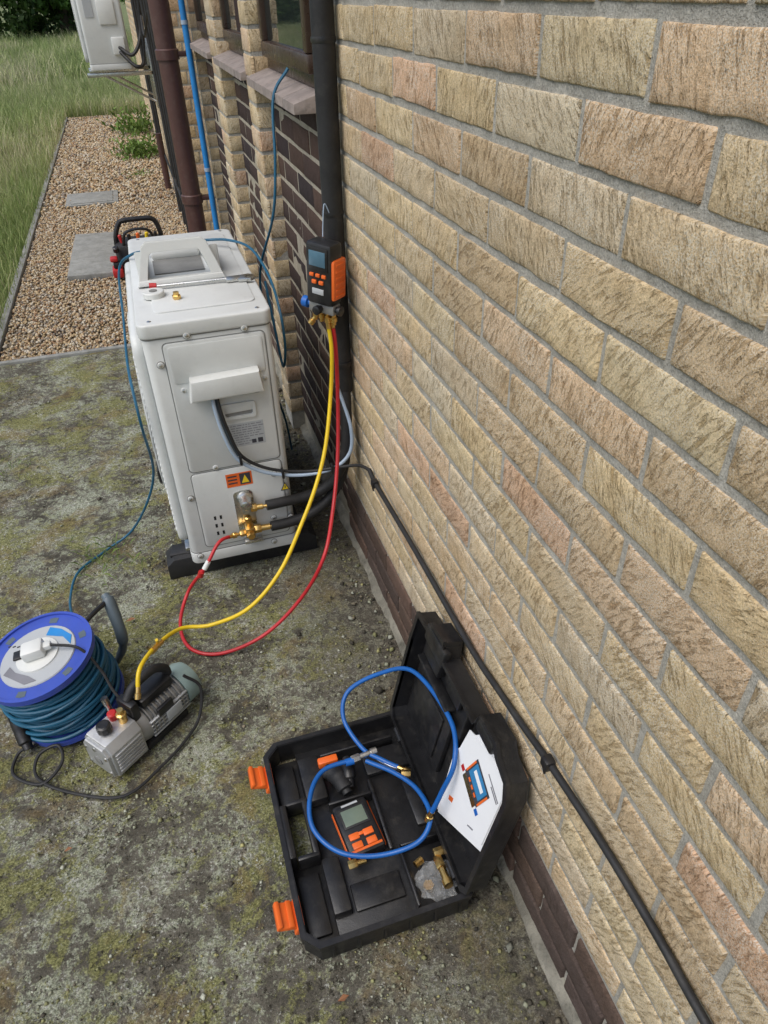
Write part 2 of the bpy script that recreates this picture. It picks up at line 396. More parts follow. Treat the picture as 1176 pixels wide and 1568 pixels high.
# ---------------------------------------------------------------- ground
b=B(); b.add([(-150,-80,-.03),(150,-80,-.03),(150,250,-.03),(-150,250,-.03)],[(0,1,2,3)],SOIL); b.build('ground',smooth=False)
xs=np.linspace(-3.4,.02,200); ys=np.linspace(-2.5,4.02,380)
V=[]
for y in ys:
    for x in xs:
        V.append((x,y,mn.noise(Vector((x*3,y*3,0)))*.006+mn.noise(Vector((x*14,y*14,4)))*.004+mn.noise(Vector((x*40,y*40,8)))*.0025-.004))
nx,ny=len(xs),len(ys); i,j=np.meshgrid(np.arange(ny-1),np.arange(nx-1),indexing='ij')
F=np.stack([i*nx+j,i*nx+j+1,(i+1)*nx+j+1,(i+1)*nx+j],-1).reshape(-1,4)
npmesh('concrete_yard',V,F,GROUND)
def blobs(cen,rad,flat=.6):
    n=len(cen); base=np.array([(1,0,0),(-1,0,0),(0,1,0),(0,-1,0),(0,0,1),(0,0,-1)],float)
    fc=np.array([(0,2,4),(2,1,4),(1,3,4),(3,0,4),(2,0,5),(1,2,5),(3,1,5),(0,3,5)])
    v=base[None]*rad[:,None,None]*rng.uniform(.6,1.35,(n,6,1)); v[:,:,2]*=flat
    th=rng.uniform(0,6.28,n); c,s=np.cos(th)[:,None],np.sin(th)[:,None]
    x=v[:,:,0]*c-v[:,:,1]*s; y=v[:,:,0]*s+v[:,:,1]*c; v=np.stack([x,y,v[:,:,2]],-1)+cen[:,None,:]
    f=fc[None]+(np.arange(n)*6)[:,None,None]
    return v.reshape(-1,3),f.reshape(-1,3)
n=36000
x=rng.uniform(-1.9,-.03,n); y=rng.uniform(-.1,4.0,n)
keep=np.array([mn.noise(Vector((a*5,b_*5,9)))+rng.normal()*.15>.06 for a,b_ in zip(x,y)]); x=x[keep];y=y[keep]; n=len(x)
pal=np.array([(.32,.33,.23),(.24,.24,.11),(.44,.45,.36),(.08,.07,.05),(.22,.19,.13),(.34,.32,.14)])
col=pal[rng.choice(6,n,p=[.28,.2,.12,.2,.1,.1])]*rng.uniform(.7,1.15,(n,1))
v,f=blobs(np.stack([x,y,np.zeros(n)-.0008],-1),rng.gamma(3,.0007,n)+.0005,.5)
npmesh('moss_and_grit',v,f,STONE,{'gcol':('FLOAT_COLOR',np.repeat(np.c_[col,np.ones(n)],6,0))},smooth=True)
n=700; x=-.03-np.abs(rng.normal(0,.07,n)); y=rng.uniform(-.2,4,n)
col=pal[rng.choice(6,n)]*rng.uniform(.35,.9,(n,1))
v,f=blobs(np.stack([x,y,np.zeros(n)+.002],-1),rng.gamma(3,.0014,n)+.0012,.7)
npmesh('loose_stones',v,f,STONE,{'gcol':('FLOAT_COLOR',np.repeat(np.c_[col,np.ones(n)],6,0))},smooth=True)
GX0,GX1,GY0,GY1=-1.43,-.0,4.06,13.9
b=B(); b.add([(GX0,GY0,-.012),(GX1,GY0,-.012),(GX1,GY1,-.012),(GX0,GY1,-.012)],[(0,1,2,3)],GRAV)
gp=empty('gravel_path'); b.build('gravel_bed',gp,smooth=False)
gpal=np.array([(.45,.33,.185),(.53,.42,.27),(.39,.26,.14),(.54,.47,.35),(.33,.20,.11),(.49,.37,.205),(.24,.20,.16),(.54,.48,.38)])
def gravel(n,ya,yb,r0,nm):
    x=rng.uniform(GX0+.01,GX1-.06,n); y=ya+(yb-ya)*rng.uniform(0,1,n)
    col=gpal[rng.integers(0,8,n)]*rng.uniform(.75,1.15,(n,1))
    v,f=blobs(np.stack([x,y,rng.uniform(-.010,.004,n)],-1),rng.uniform(.7,1.5,n)*r0,.7)
    npmesh(nm,v,f,STONE,{'gcol':('FLOAT_COLOR',np.repeat(np.c_[col,np.ones(n)],6,0))},gp,smooth=True)
gravel(28000,4.06,7.5,.0095,'stones_a'); gravel(14000,7.5,13.9,.015,'stones_b')
b=B()
b.box((-1.475,4.03,-.05),(-1.432,13.95,.018),CONCS,.006); b.box((-1.43,4.022,-.05),(-.01,4.058,.010),CONCS,.006)
b.build('path_edging')
b=B(); b.prism([(-1.11,5.36),(-.77,5.33),(-.76,6.42),(-1.09,6.46)],-.01,.035,CONCS,.006); b.build('paving_slab')
b=B(); b.prism([(-1.22,7.6),(-.74,7.6),(-.74,8.12),(-1.22,8.12)],-.01,.012,CONCS,.004); b.prism([(-1.17,7.65),(-.79,7.65),(-.79,8.07),(-1.17,8.07)],.0121,.018,CONCS,.003); b.build('manhole_cover')

# ---------------------------------------------------------------- grass
def grass(name,n,x0,x1,y0,y1,h0,h1,w):
    x=rng.uniform(x0,x1,n); y=rng.uniform(y0,y1,n)
    h=rng.uniform(h0,h1,n)*(.75+.5*np.array([mn.noise(Vector((a*.8,b_*.8,1)))+.5 for a,b_ in zip(x,y)]))
    th=rng.uniform(0,6.28,n); lean=rng.uniform(.05,.6,n)*h; ld=rng.uniform(0,6.28,n)
    wx,wy=np.cos(th)*w/2,np.sin(th)*w/2; lx,ly=np.cos(ld)*lean,np.sin(ld)*lean
    z=np.zeros(n)-.03
    v=np.stack([np.stack([x-wx,y-wy,z],-1),np.stack([x+wx,y+wy,z],-1),
      np.stack([x+wx*.7+lx*.35,y+wy*.7+ly*.35,z+h*.6],-1),np.stack([x-wx*.7+lx*.35,y-wy*.7+ly*.35,z+h*.6],-1),
      np.stack([x+lx,y+ly,z+h],-1)],1)
    o=(np.arange(n)*5)[:,None]
    f=np.concatenate([o+np.array([[0,1,2]]),o+np.array([[0,2,3]]),o+np.array([[3,2,4]])])
    cp=np.array([(.22,.30,.09),(.31,.38,.13),(.42,.46,.20),(.56,.52,.32),(.19,.26,.07)])
    pn=np.array([mn.noise(Vector((a*.5,b_*.25,7))) for a,b_ in zip(x,y)])
    ci=np.clip((pn*2.4+2.1+rng.normal(0,1.0,n)),0,3.99).astype(int); c=cp[ci]*rng.uniform(.75,1.2,(n,1))
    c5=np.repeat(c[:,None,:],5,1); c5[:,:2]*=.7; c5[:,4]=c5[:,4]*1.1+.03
    c5=np.concatenate([c5,np.ones((n,5,1))],-1).reshape(-1,4)
    return npmesh(name,v.reshape(-1,3),f,GRASSM,{'gcol':('FLOAT_COLOR',c5)},None,False)
g=empty('grass_field')
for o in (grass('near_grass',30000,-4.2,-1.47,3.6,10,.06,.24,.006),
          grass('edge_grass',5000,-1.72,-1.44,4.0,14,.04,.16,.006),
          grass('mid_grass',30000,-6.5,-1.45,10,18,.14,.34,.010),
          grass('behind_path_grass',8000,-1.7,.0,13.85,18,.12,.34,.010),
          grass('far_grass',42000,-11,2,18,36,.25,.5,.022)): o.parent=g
def tuft(name,c,n,h,sp,w=.003,up=1.0,colr=(.14,.22,.05)):
    x=rng.normal(c[0],sp,n); y=rng.normal(c[1],sp,n); z=np.abs(rng.normal(0,h*.4,n))*up; hh=rng.uniform(.4,1,n)*h*(.35 if up>0 else 1); th=rng.uniform(0,6.28,n); ld=rng.uniform(0,6.28,n); le=rng.uniform(.4,1.2,n)*hh
    wx,wy=np.cos(th)*w,np.sin(th)*w; lx,ly=np.cos(ld)*le,np.sin(ld)*le
    v=np.stack([np.stack([x-wx*.3,y-wy*.3,z],-1),np.stack([x+lx*.5+wx,y+ly*.5+wy,z+hh*.6],-1),np.stack([x+lx,y+ly,z+hh*.8],-1),np.stack([x+lx*.5-wx,y+ly*.5-wy,z+hh*.5],-1)],1)
    o=(np.arange(n)*4)[:,None]; f=o+np.array([[0,1,2,3]])
    c4=np.array(colr)*rng.uniform(.5,1.5,(n,1)); c4=np.repeat(np.c_[c4,np.ones(n)],4,0)
    return npmesh(name,v.reshape(-1,3),f,GRASSM,{'gcol':('FLOAT_COLOR',c4)},None,False)
tuft('grass_tuft',(-.86,2.12,0),110,.06,.06,w=.0015,up=0,colr=(.20,.28,.08))
tuft('grass_tuft',(-1.25,2.9,0),60,.03,.05,w=.0015,up=0)
tuft('weed_plant',(-.44,9.9,0),420,.24,.13,w=.018)
tuft('weed_plant',(-.5,8.8,0),120,.06,.09,w=.008)
tuft('weed_plant',(-.42,11.8,0),400,.3,.16,w=.02)
tuft('weed_plant',(-.20,2.82,0),60,.04,.03,w=.004)

# ---------------------------------------------------------------- trees
def leafcloud(centres,n,size):
    cs=np.array([c[:3] for c in centres]); rs=np.array([c[3] for c in centres])
    k=rng.integers(0,len(cs),n); d=rng.normal(size=(n,3)); d/=np.linalg.norm(d,axis=1)[:,None]
    p=cs[k]+d*(rs[k]*rng.uniform(.45,1.05,n)**.6)[:,None]*np.array([1,1,.8])
    a=rng.normal(size=(n,3)); a/=np.linalg.norm(a,axis=1)[:,None]; b_=np.cross(a,rng.normal(size=(n,3))); b_/=np.linalg.norm(b_,axis=1)[:,None]
    s=size*rng.uniform(.6,1.4,(n,1))
    v=np.stack([p-a*s,p-b_*s*.5,p+a*s,p+b_*s*.5],1)
    shade=rng.uniform(.5,1.3,n)*np.where(rng.uniform(size=len(cs))[k]>.5,1.6,.6)
    c=np.array([.08,.15,.035])*shade[:,None]; c=np.repeat(np.c_[c,np.ones(n)],4,0)
    return v.reshape(-1,3),(np.arange(n)*4)[:,None]+np.array([[0,1,2,3]]),c
def tree(x,y,h,n):
    e=empty('broadleaf_tree',(0,0,0))
    b=B(); b.tube([(x,y,-.1),(x+.1,y,h*.3),(x-.1,y+.1,h*.6),(x,y,h*.9)],[.28,.2,.12,.04],BARK,10)
    cen=[]
    for i in range(16):
        a=rng.uniform(0,6.28); r=rng.uniform(.5,.33*h); z=rng.uniform(.12,.95)*h; r*=(1.15-z/h)*1.3
        c=(x+math.cos(a)*r,y+math.sin(a)*r,z,rng.uniform(.8,1.5)); cen.append(c)
        b.tube([(x,y,z*.6),((x+c[0])/2,(y+c[1])/2,z*.85),(c[0],c[1],z)],[.07,.05,.02],BARK,6,4)
    b.build('trunk_and_limbs',e)
    v,f,c=leafcloud(cen,n,.13); npmesh('foliage',v,f,LEAF,{'gcol':('FLOAT_COLOR',c)},e,False)
for x_,y_,h_ in [(-9,37,8),(-5.2,38,9),(-2.2,37,8.5),(.6,38.5,9),(3.5,37.5,8),(-13,38,9)]: tree(x_,y_,h_,8000)
cen=[(rng.uniform(-16,6),rng.uniform(35.5,40),rng.uniform(.2,3.2),rng.uniform(.5,1.0)) for _ in range(120)]
v,f,c=leafcloud(cen,36000,.10); npmesh('hedgerow',v,f,LEAF,{'gcol':('FLOAT_COLOR',c)},None,False)

# ---------------------------------------------------------------- AC outdoor unit
def rrect(x0,x1,y0,y1,r,seg=5):
    p=[]
    for cx,cy,a0 in ((x1-r,y1-r,0),(x0+r,y1-r,90),(x0+r,y0+r,180),(x1-r,y0+r,270)):
        for k in range(seg+1):
            a=math.radians(a0+90*k/seg); p.append((cx+r*math.cos(a),cy+r*math.sin(a)))
    return p
def acunit(x0,x1,y0,y1,z0,z1,full):
    e=empty('air_conditioner_outdoor_unit')
    b=B()
    b.prism(rrect(x0,x1,y0,y1,.022),z0+.012,z1-.03,WHITE,.002)
    b.prism(rrect(x0-.005,x1+.005,y0-.006,y1+.006,.026),z1-.040,z1,WHITE,.006,seg=3)
    b.prism(rrect(x0+.045,x1-.025,y0+.07,y1-.06,.02),z1-.001,z1+.004,WHITE,.002)
    b.prism(rrect(x0-.003,x1+.003,y0-.003,y1+.003,.024),z0,z0+.04,WHITE,.003)
    b.prism(rrect(x0-.0015,x1+.0015,y0-.0015,y1+.0015,.022),z0+.0415,z0+.044,GREYLN,0)
    b.prism(rrect(x0-.0012,x1+.0012,y0-.0012,y1+.0012,.022),z1-.0435,z1-.0405,GREYLN,0)
    b.box((x0-.02,y0+.09,z0-.022),(x1+.02,y0+.14,z0+.002),STEEL,.003); b.box((x0-.02,y1-.14,z0-.022),(x1+.02,y1-.09,z0+.002),STEEL,.003)
    for yy in (y0+.02,y1-.02):
        for xx in (x0+.03,x1-.03): b.lathe2((xx,yy,z1-.0005),(0,0,1),[(0,.006),(.0015,.006),(.0025,.004)],STEEL,10)
    b.build('casing',e)
    b=B(); mx=Matrix(((0,0,-1,0),(1,0,0,0),(0,1,0,0),(0,0,0,1)))
    ya,yb,za,zb=y0+.04,y1-.05,z0+.05,z1-.05
    b.prism(rrect(ya,yb,za,zb,.05),-x0-.001,-x0+.03,WHITE,.014,mx,3)
    cy,cz=(ya+yb)/2-.04 if full else (ya+yb)/2,(za+zb)/2; R=min(yb-ya,zb-za)/2-.06
    b.lathe2((x0-.031,cy,cz),(-1,0,0),[(0,R),(.001,R)],DARK,40)
    for k in range(14):
        r=R*(k+1)/14; pts=[(x0-.038,cy+r*math.cos(a),cz+r*math.sin(a)) for a in [2*math.pi*i/40 for i in range(41)]]
        b.tube(pts,.0028,WHITE,5,1,False,False)
    for k in range(12):
        a=2*math.pi*k/12; b.tube([(x0-.037,cy+.04*math.cos(a),cz+.04*math.sin(a)),(x0-.037,cy+R*math.cos(a+.2),cz+R*math.sin(a+.2))],.003,WHITE,5,1,False)
    b.lathe2((x0-.031,cy,cz),(-1,0,0),[(0,.05),(.01,.05),(.014,.03)],WHITE,24)
    for k in range(5):
        a=2*math.pi*k/5
        b.add([(x0-.0325,cy+.03*math.cos(a),cz+.03*math.sin(a)),(x0-.0325,cy+R*.9*math.cos(a+.1),cz+R*.9*math.sin(a+.1)),(x0-.0325,cy+R*.9*math.cos(a+.7),cz+R*.9*math.sin(a+.7)),(x0-.0325,cy+.03*math.cos(a+.8),cz+.03*math.sin(a+.8))],[(0,1,2,3)],DGREYC)
    for k in range(30):
        z=za+.06+(zb-za-.12)*k/29; b.box((x0-.0325,ya+.012,z-.004),(x0-.028,ya+.06,z+.004),WHITE,.002)
    b.build('fan_grille',e)
    return e
X0,X1,Y0,Y1,Z0,Z1=-.566,-.222,1.872,2.715,.10,.908
ac=acunit(X0,X1,Y0,Y1,Z0,Z1,True)
b=B(); yf=Y0
def plate(poly,w0,w1,mat,bev=.0): b.prism(poly,-yf+w0,-yf+w1,mat,bev,MX)
def seam(x0,x1,z0,z1,r=.012,w=.0016,h=.0045): b.ring(rrect(x0,x1,z0,z1,r,3),rrect(x0+w,x1-w,z0+w,z1-w,r-w*.5,3),-yf+h-.0004,-yf+h+.0003,GREYLN,MX)
plate(rrect(-.515,-.245,.445,.85,.012,3),-.001,.005,WHITE,.0025)
seam(-.5185,-.2415,.4415,.8535,.014,.002,.0006)
plate(rrect(-.507,-.253,.735,.842,.010,3),.0051,.0078,WHITE,.0015)
plate(rrect(-.515,-.245,.16,.436,.012,3),-.001,.004,WHITE,.002)
seam(-.5185,-.2415,.1565,.4385,.014,.002,.0004)
plate([(-.474,.690),(-.464,.752),(-.276,.757),(-.268,.692)],.004,.050,WHITE,.008)
plate([(-.455,.6895),(-.45,.70),(-.285,.70),(-.283,.6895)],.006,.040,DARK,0)
b.ring(rrect(-.395,-.297,.602,.652,.008,3),rrect(-.386,-.306,.611,.643,.006,3),-yf+.004,-yf+.012,WHITE,MX)
plate(rrect(-.386,-.306,.611,.643,.006,3),.0052,.0058,GREYLN)
plate([(-.386,.622),(-.306,.624),(-.306,.643),(-.386,.643)],.0059,.0095,WHITE,.001)
plate([(-.394,.507),(-.281,.507),(-.281,.584),(-.394,.584)],.0052,.0056,LABEL)
for r in range(9):
    z=.577-r*.0078; x=-.389
    while x<-.389+(.095 if r<6 else .06):
        w=rng.uniform(.004,.016); plate([(x,z-.0014),(x+w,z-.0014),(x+w,z+.0012),(x,z+.0012)],.0057,.0059,INKL); x+=w+.003
plate([(-.303,.512),(-.288,.512),(-.288,.527),(-.303,.527)],.0057,.0059,INK); plate([(-.321,.512),(-.308,.512),(-.308,.525),(-.321,.525)],.0057,.0059,INK)
plate([(-.417,.369),(-.338,.369),(-.338,.417),(-.417,.417)],.0042,.0046,ORANGE)
plate([(-.376,.374),(-.343,.374),(-.343,.413),(-.376,.413)],.0047,.0049,INK)
plate([(-.371,.379),(-.348,.379),(-.3595,.407)],.005,.0052,LYEL)
for r in range(3): plate([(-.412,.404-r*.012),(-.384,.404-r*.012),(-.384,.409-r*.012),(-.412,.409-r*.012)],.0047,.0049,INK)
plate([(-.256,.322),(-.226,.322),(-.241,.352)],.0042,.0046,INK); plate([(-.251,.3255),(-.231,.3255),(-.241,.3465)],.0047,.0049,LYEL); plate([(-.2425,.330),(-.2395,.330),(-.2395,.340),(-.2425,.340)],.005,.0052,INK)
for (x,z) in [(-.530,.795),(-.449,.868),(-.296,.866),(-.259,.713),(-.484,.713),(-.531,.356),(-.44,.45),(-.29,.225),(-.235,.215),(-.27,.39),(-.54,.13),(-.30,.128)]:
    b.lathe2((x,yf+.001,z),(0,-1,0),[(0,.0105),(.0052,.0105),(.0056,.010)],GREYLN,16); b.lathe2((x,yf+.001,z),(0,-1,0),[(0,.009),(.006,.009),(.0075,.007)],WHITE,16); b.lathe2((x,yf-.006,z),(0,-1,0),[(0,.0052),(.003,.0048),(.004,.003)],STEEL,12)
for k in range(3):
    for j in range(2): plate([(-.475+j*.018,.20+k*.03),(-.468+j*.018,.20+k*.03),(-.468+j*.018,.214+k*.03),(-.475+j*.018,.214+k*.03)],.0042,.0044,DARK)
b.build('service_panel',ac)
b=B()
plate(rrect(-.405,-.345,.175,.352,.015,3),.004,.0075,STEEL,.001)
b.lathe2((-.372,yf-.006,.322),(0,-1,0),[(0,.026),(.01,.026),(.014,.02),(.03,.017),(.045,.017),(.048,.012)],STEEL,24)
b.box((-.385,yf-.045,.285),(-.36,yf-.010,.312),STEEL,.004)
b.hex((-.362,yf-.03,.298),(1,-.1,0),.022,.013,BRASS); b.lathe2((-.342,yf-.032,.298),(1,-.1,0),[(0,.009),(.02,.009),(.022,.0055),(.06,.0055)],BRASS,14)
b.box((-.388,yf-.05,.195),(-.358,yf-.010,.232),BRASS,.005)
b.lathe2((-.373,yf-.03,.23),(0,0,1),[(0,.009),(.012,.009),(.02,.012),(.035,.012),(.038,.008)],BRASS,14)
b.hex((-.36,yf-.03,.214),(1,-.05,0),.024,.014,BRASS); b.lathe2((-.338,yf-.031,.214),(1,-.05,0),[(0,.01),(.03,.01),(.032,.006),(.06,.006)],BRASS,14)
b.hex((-.386,yf-.03,.208),(-1,-.1,0),.02,.011,BRASS); b.lathe2((-.404,yf-.032,.208),(-1,-.15,.02),[(0,.006),(.012,.006),(.014,.009),(.026,.009)],BRASS,14)
b.hex((-.373,yf-.048,.213),(0,-1,0),.018,.013,BRASS)
b.box((-.395,yf-.03,.158),(-.335,yf-.006,.17),STEEL,.003)
b.build('service_valves',ac)
b=B()
for yy in (1.985,2.60):
    b.prism([(-.655,0),(-.145,0),(-.145,.055),(-.17,.078),(-.63,.078),(-.655,.055)],-(yy+.045),-(yy-.045),BLACKR,.004,MX)
    b.box((-.64,yy-.02,.072),(-.16,yy+.02,.082),BLACKR,.002)
b.box((-.60,1.955,.03),(-.18,2.62,.05),BLACKR,.004)
b.build('rubber_feet',ac)
b=B()
b.tube([(-.31,1.84,.297),(-.25,1.845,.295),(-.19,1.855,.29),(-.13,1.86,.30),(-.08,1.845,.35),(-.045,1.83,.45),(-.035,1.84,.56),(-.03,1.855,.64)],.0165,BLACKR,12)
b.tube([(-.305,1.84,.213),(-.24,1.845,.212),(-.17,1.855,.222),(-.10,1.87,.26),(-.055,1.86,.35),(-.035,1.855,.48),(-.03,1.865,.62)],.0165,BLACKR,12)
b.build('insulated_pipes',ac)
b=B()
b.tube([(-.413,1.858,.71),(-.412,1.835,.65),(-.400,1.83,.57),(-.375,1.83,.49),(-.32,1.83,.437),(-.25,1.83,.405),(-.17,1.82,.395),(-.09,1.80,.415),(-.04,1.80,.46),(-.03,1.81,.53),(-.04,1.835,.60),(-.055,1.85,.66)],.0055,GREYC,10)
b.tube([(-.400,1.858,.71),(-.398,1.838,.65),(-.386,1.834,.58),(-.364,1.833,.50),(-.31,1.833,.447),(-.24,1.833,.415),(-.16,1.82,.405),(-.09,1.79,.42),(-.03,1.75,.44),(-.009,1.70,.45)],.0050,BLACKR,10)
b.tube([(-.406,1.865,.70),(-.405,1.842,.64),(-.393,1.84,.575),(-.370,1.84,.495)],.0055,DGREYC,10)
for p in [(-.366,1.83,.485),(-.248,1.83,.41),(-.10,1.797,.415)]:
    b.box((p[0]-.004,p[1]-.012,p[2]-.014),(p[0]+.004,p[1]+.010,p[2]+.016),BLACKP,.002)
b.build('unit_cables',ac)

b=B()
b.tube([(-.032,1.842,2.90),(-.032,1.842,2.0),(-.032,1.846,1.60),(-.032,1.862,1.15),(-.031,1.866,.9),(-.031,1.868,.635)],.0265,BLACKR,18,6)
for z in (2.05,1.50,1.13,.72): b.lathe2((-.032,1.85 if z>1.3 else 1.864,z),(0,0,1),[(0,.028),(.006,.029),(.012,.028)],BLACKP,18)
b.tube([(-.070,1.83,1.09),(-.066,1.835,1.12),(-.058,1.840,1.165),(-.045,1.842,1.14)],.0014,GREYC,6)
b.build('insulated_pipe_run')
b=B()
wc=[(-.009,1.70,.45),(-.010,1.636,.443),(-.010,1.45,.452),(-.010,1.274,.459),(-.010,.947,.465),(-.010,.80,.485),(-.010,.709,.501),(-.010,.614,.520),(-.010,.437,.543),(-.010,.304,.545),(-.010,.205,.538),(-.010,-.1,.53),(-.010,-1.5,.52)]
b.tube(wc,.0066,BLACKR,12)
for (y,z) in [(1.636,.443),(.612,.521)]:
    b.box((-.022,y-.011,z-.012),(-.002,y+.011,z+.012),BLACKP,.004); b.tube([(-.02,y,z-.006),(-.018,y-.004,z-.022)],.0025,BLACKP,6,smooth=False)
b.build('wall_cable')
b=B()
b.tube([(-.20,5.02,2.92),(-.20,5.02,.0)],.058,BROWN,24,smooth=False)
for z in (.5,1.28,2.1): b.lathe2((-.20,5.02,z),(0,0,1),[(0,.059),(.002,.067),(.05,.067),(.056,.059)],BROWN,24); b.box((-.20,4.99,z+.015),(-.06,5.05,z+.04),BROWN,.004)
b.build('soil_pipe')
b=B()
b.tube([(-.085,4.90,2.92),(-.085,4.90,.30)],.017,BLUEP,14,smooth=False)
b.tube([(-.085,4.90,.30),(-.085,4.90,.02)],.026,BLACKR,14,smooth=False)
for z in (.7,1.45,2.2): b.lathe2((-.085,4.90,z),(0,0,1),[(0,.02),(.02,.02)],GREYC,14)
b.build('water_pipe')
b=B()
for k,(y,r) in enumerate([(5.9,.012),(6.35,.009),(6.8,.014),(8.3,.012),(9.2,.02)]):
    b.tube([(-.22,y,2.9),(-.222,y+.03,1.5),(-.22,y,.05)],r,BLACKR,8,3)
b.tube([(-.225,6.0,1.5),(-.26,6.4,1.35),(-.24,7.0,1.45),(-.23,7.4,1.3)],.009,BLACKR,8)
b.tube([(-.225,5.7,.35),(-.225,7.0,.32),(-.225,9.5,.30)],.010,BLACKR,8,3)
b.tube([(-.25,8.0,.0),(-.25,8.0,.5)],.03,BROWN,12,smooth=False)
b.build('service_cables')
ac2=acunit(-.70,-.375,7.1,7.9,1.10,1.80,False)
b=B()
for y in (7.22,7.78):
    b.box((-.74,y-.02,1.045),(-.20,y+.02,1.075),STEEL,.003); b.box((-.235,y-.02,.80),(-.202,y+.02,1.30),STEEL,.003)
    b.tube([(-.60,y,1.05),(-.22,y,.84)],.010,STEEL,6,smooth=False)
b.box((-.56,7.086,1.40),(-.43,7.10,1.56),WHITE2,.01); b.box((-.50,7.07,1.20),(-.40,7.10,1.32),WHITE2,.01); b.box((-.655,7.096,1.45),(-.59,7.0985,1.58),LABEL,0)
b.tube([(-.45,7.08,1.25),(-.36,7.02,1.2),(-.28,7.05,1.3),(-.23,7.1,1.5)],.014,BLACKR,8)
b.tube([(-.45,7.08,1.22),(-.34,7.0,1.12),(-.27,7.05,1.2),(-.23,7.0,1.7)],.014,BLACKR,8)
b.build('wall_bracket',ac2)

b=B()
b.prism(rrect(-.76,-.42,5.34,5.60,.05),0,.20,BLACKR,.035)
b.tube([(-.745,5.46,.15),(-.735,5.46,.24),(-.70,5.46,.315),(-.66,5.46,.335),(-.50,5.46,.335),(-.455,5.46,.31),(-.435,5.46,.24),(-.43,5.46,.15)],.017,BLACKP,10)
b.tube([(-.70,5.37,.18),(-.66,5.36,.28),(-.52,5.36,.285),(-.47,5.37,.18)],.010,BLACKP,8)
b.box((-.80,5.22,.02),(-.73,5.34,.08),REDP,.012); b.box((-.785,5.23,.082),(-.74,5.31,.12),BLACKP,.008); b.box((-.80,5.24,.122),(-.75,5.31,.15),REDP,.01); b.lathe2((-.75,5.33,.17),(0,-.4,1),[(0,.02),(.03,.02),(.035,.012)],BLACKP,14)
for k in range(5): b.lathe2((-.70+k*.055,5.42,.19),(.1*(k-2),0,1),[(0,.012),(.06,.012),(.065,.006)],[REDP,BLACKP,ORANGE,LYEL,BLACKP][k],10)
b.build('tool_bag')

# ---------------------------------------------------------------- objects on unit top
b=B()
RX=Matrix.Translation((0,2.17,.911))@Matrix.Rotation(math.radians(-12),4,'X')@MX
op=[(-.550,.0),(-.536,.055),(-.522,.108),(-.508,.120),(-.352,.120),(-.338,.108),(-.318,.055),(-.300,.0)]
ip=[(-.520,.018),(-.513,.050),(-.503,.084),(-.494,.090),(-.370,.090),(-.361,.084),(-.348,.050),(-.338,.018)]
b.ring(op,ip,-.045,.0,WHITE2,RX)
b.ring([(p[0]*.985-.006,p[1]*.97) for p in op],[(p[0]*1.01+.004,p[1]*1.01) for p in ip],0,.006,WHITE2,RX)
b.prism([(-.552,.0),(-.298,.0),(-.305,.016),(-.545,.016)],-.10,.01,WHITE2,.004,RX)
for sx_ in (-1,1):
    xc=-.425+sx_*.108
    b.prism([(2.215,.911),(2.225,.995),(2.30,.965),(2.44,.930),(2.46,.911)],xc-.012,xc+.012,WHITE2,.005,Matrix(((0,0,1,0),(1,0,0,0),(0,1,0,0),(0,0,0,1))))
b.box((-.50,2.40,.911),(-.35,2.46,.945),WHITE2,.012)
b.box((-.50,2.26,.913),(-.35,2.40,.916),GREYLN,.001)
b.build('plastic_carry_handle',ang=30)
b=B(); b.lathe2((-.512,2.075,.912),(0,0,1),[(0,.03),(.013,.03),(.015,.028)],WHITE2,24); b.lathe2((-.512,2.075,.928),(0,0,1),[(0,.011),(.001,.011)],GREYLN,18); b.build('thread_tape_roll')
b=B(); b.hex((-.452,2.03,.912),(0,0,1),.012,.012,BRASS); b.lathe2((-.452,2.03,.924),(0,0,1),[(0,.008),(.008,.008)],BRASS,14); b.build('brass_flare_nut')
b=B()
b.tube([(-.50,2.128,.921),(-.30,2.118,.921)],.0055,STEEL,10,smooth=False); b.box((-.305,2.105,.914),(-.262,2.132,.926),STEEL,.004)
b.prism([(-.27,2.10),(-.235,2.095),(-.222,2.106),(-.245,2.113),(-.245,2.122),(-.220,2.13),(-.235,2.14),(-.27,2.136)],.914,.924,STEEL,.002)
b.tube([(-.52,2.13,.923),(-.50,2.128,.921)],.010,REDP,10,smooth=False)
b.build('spanner')

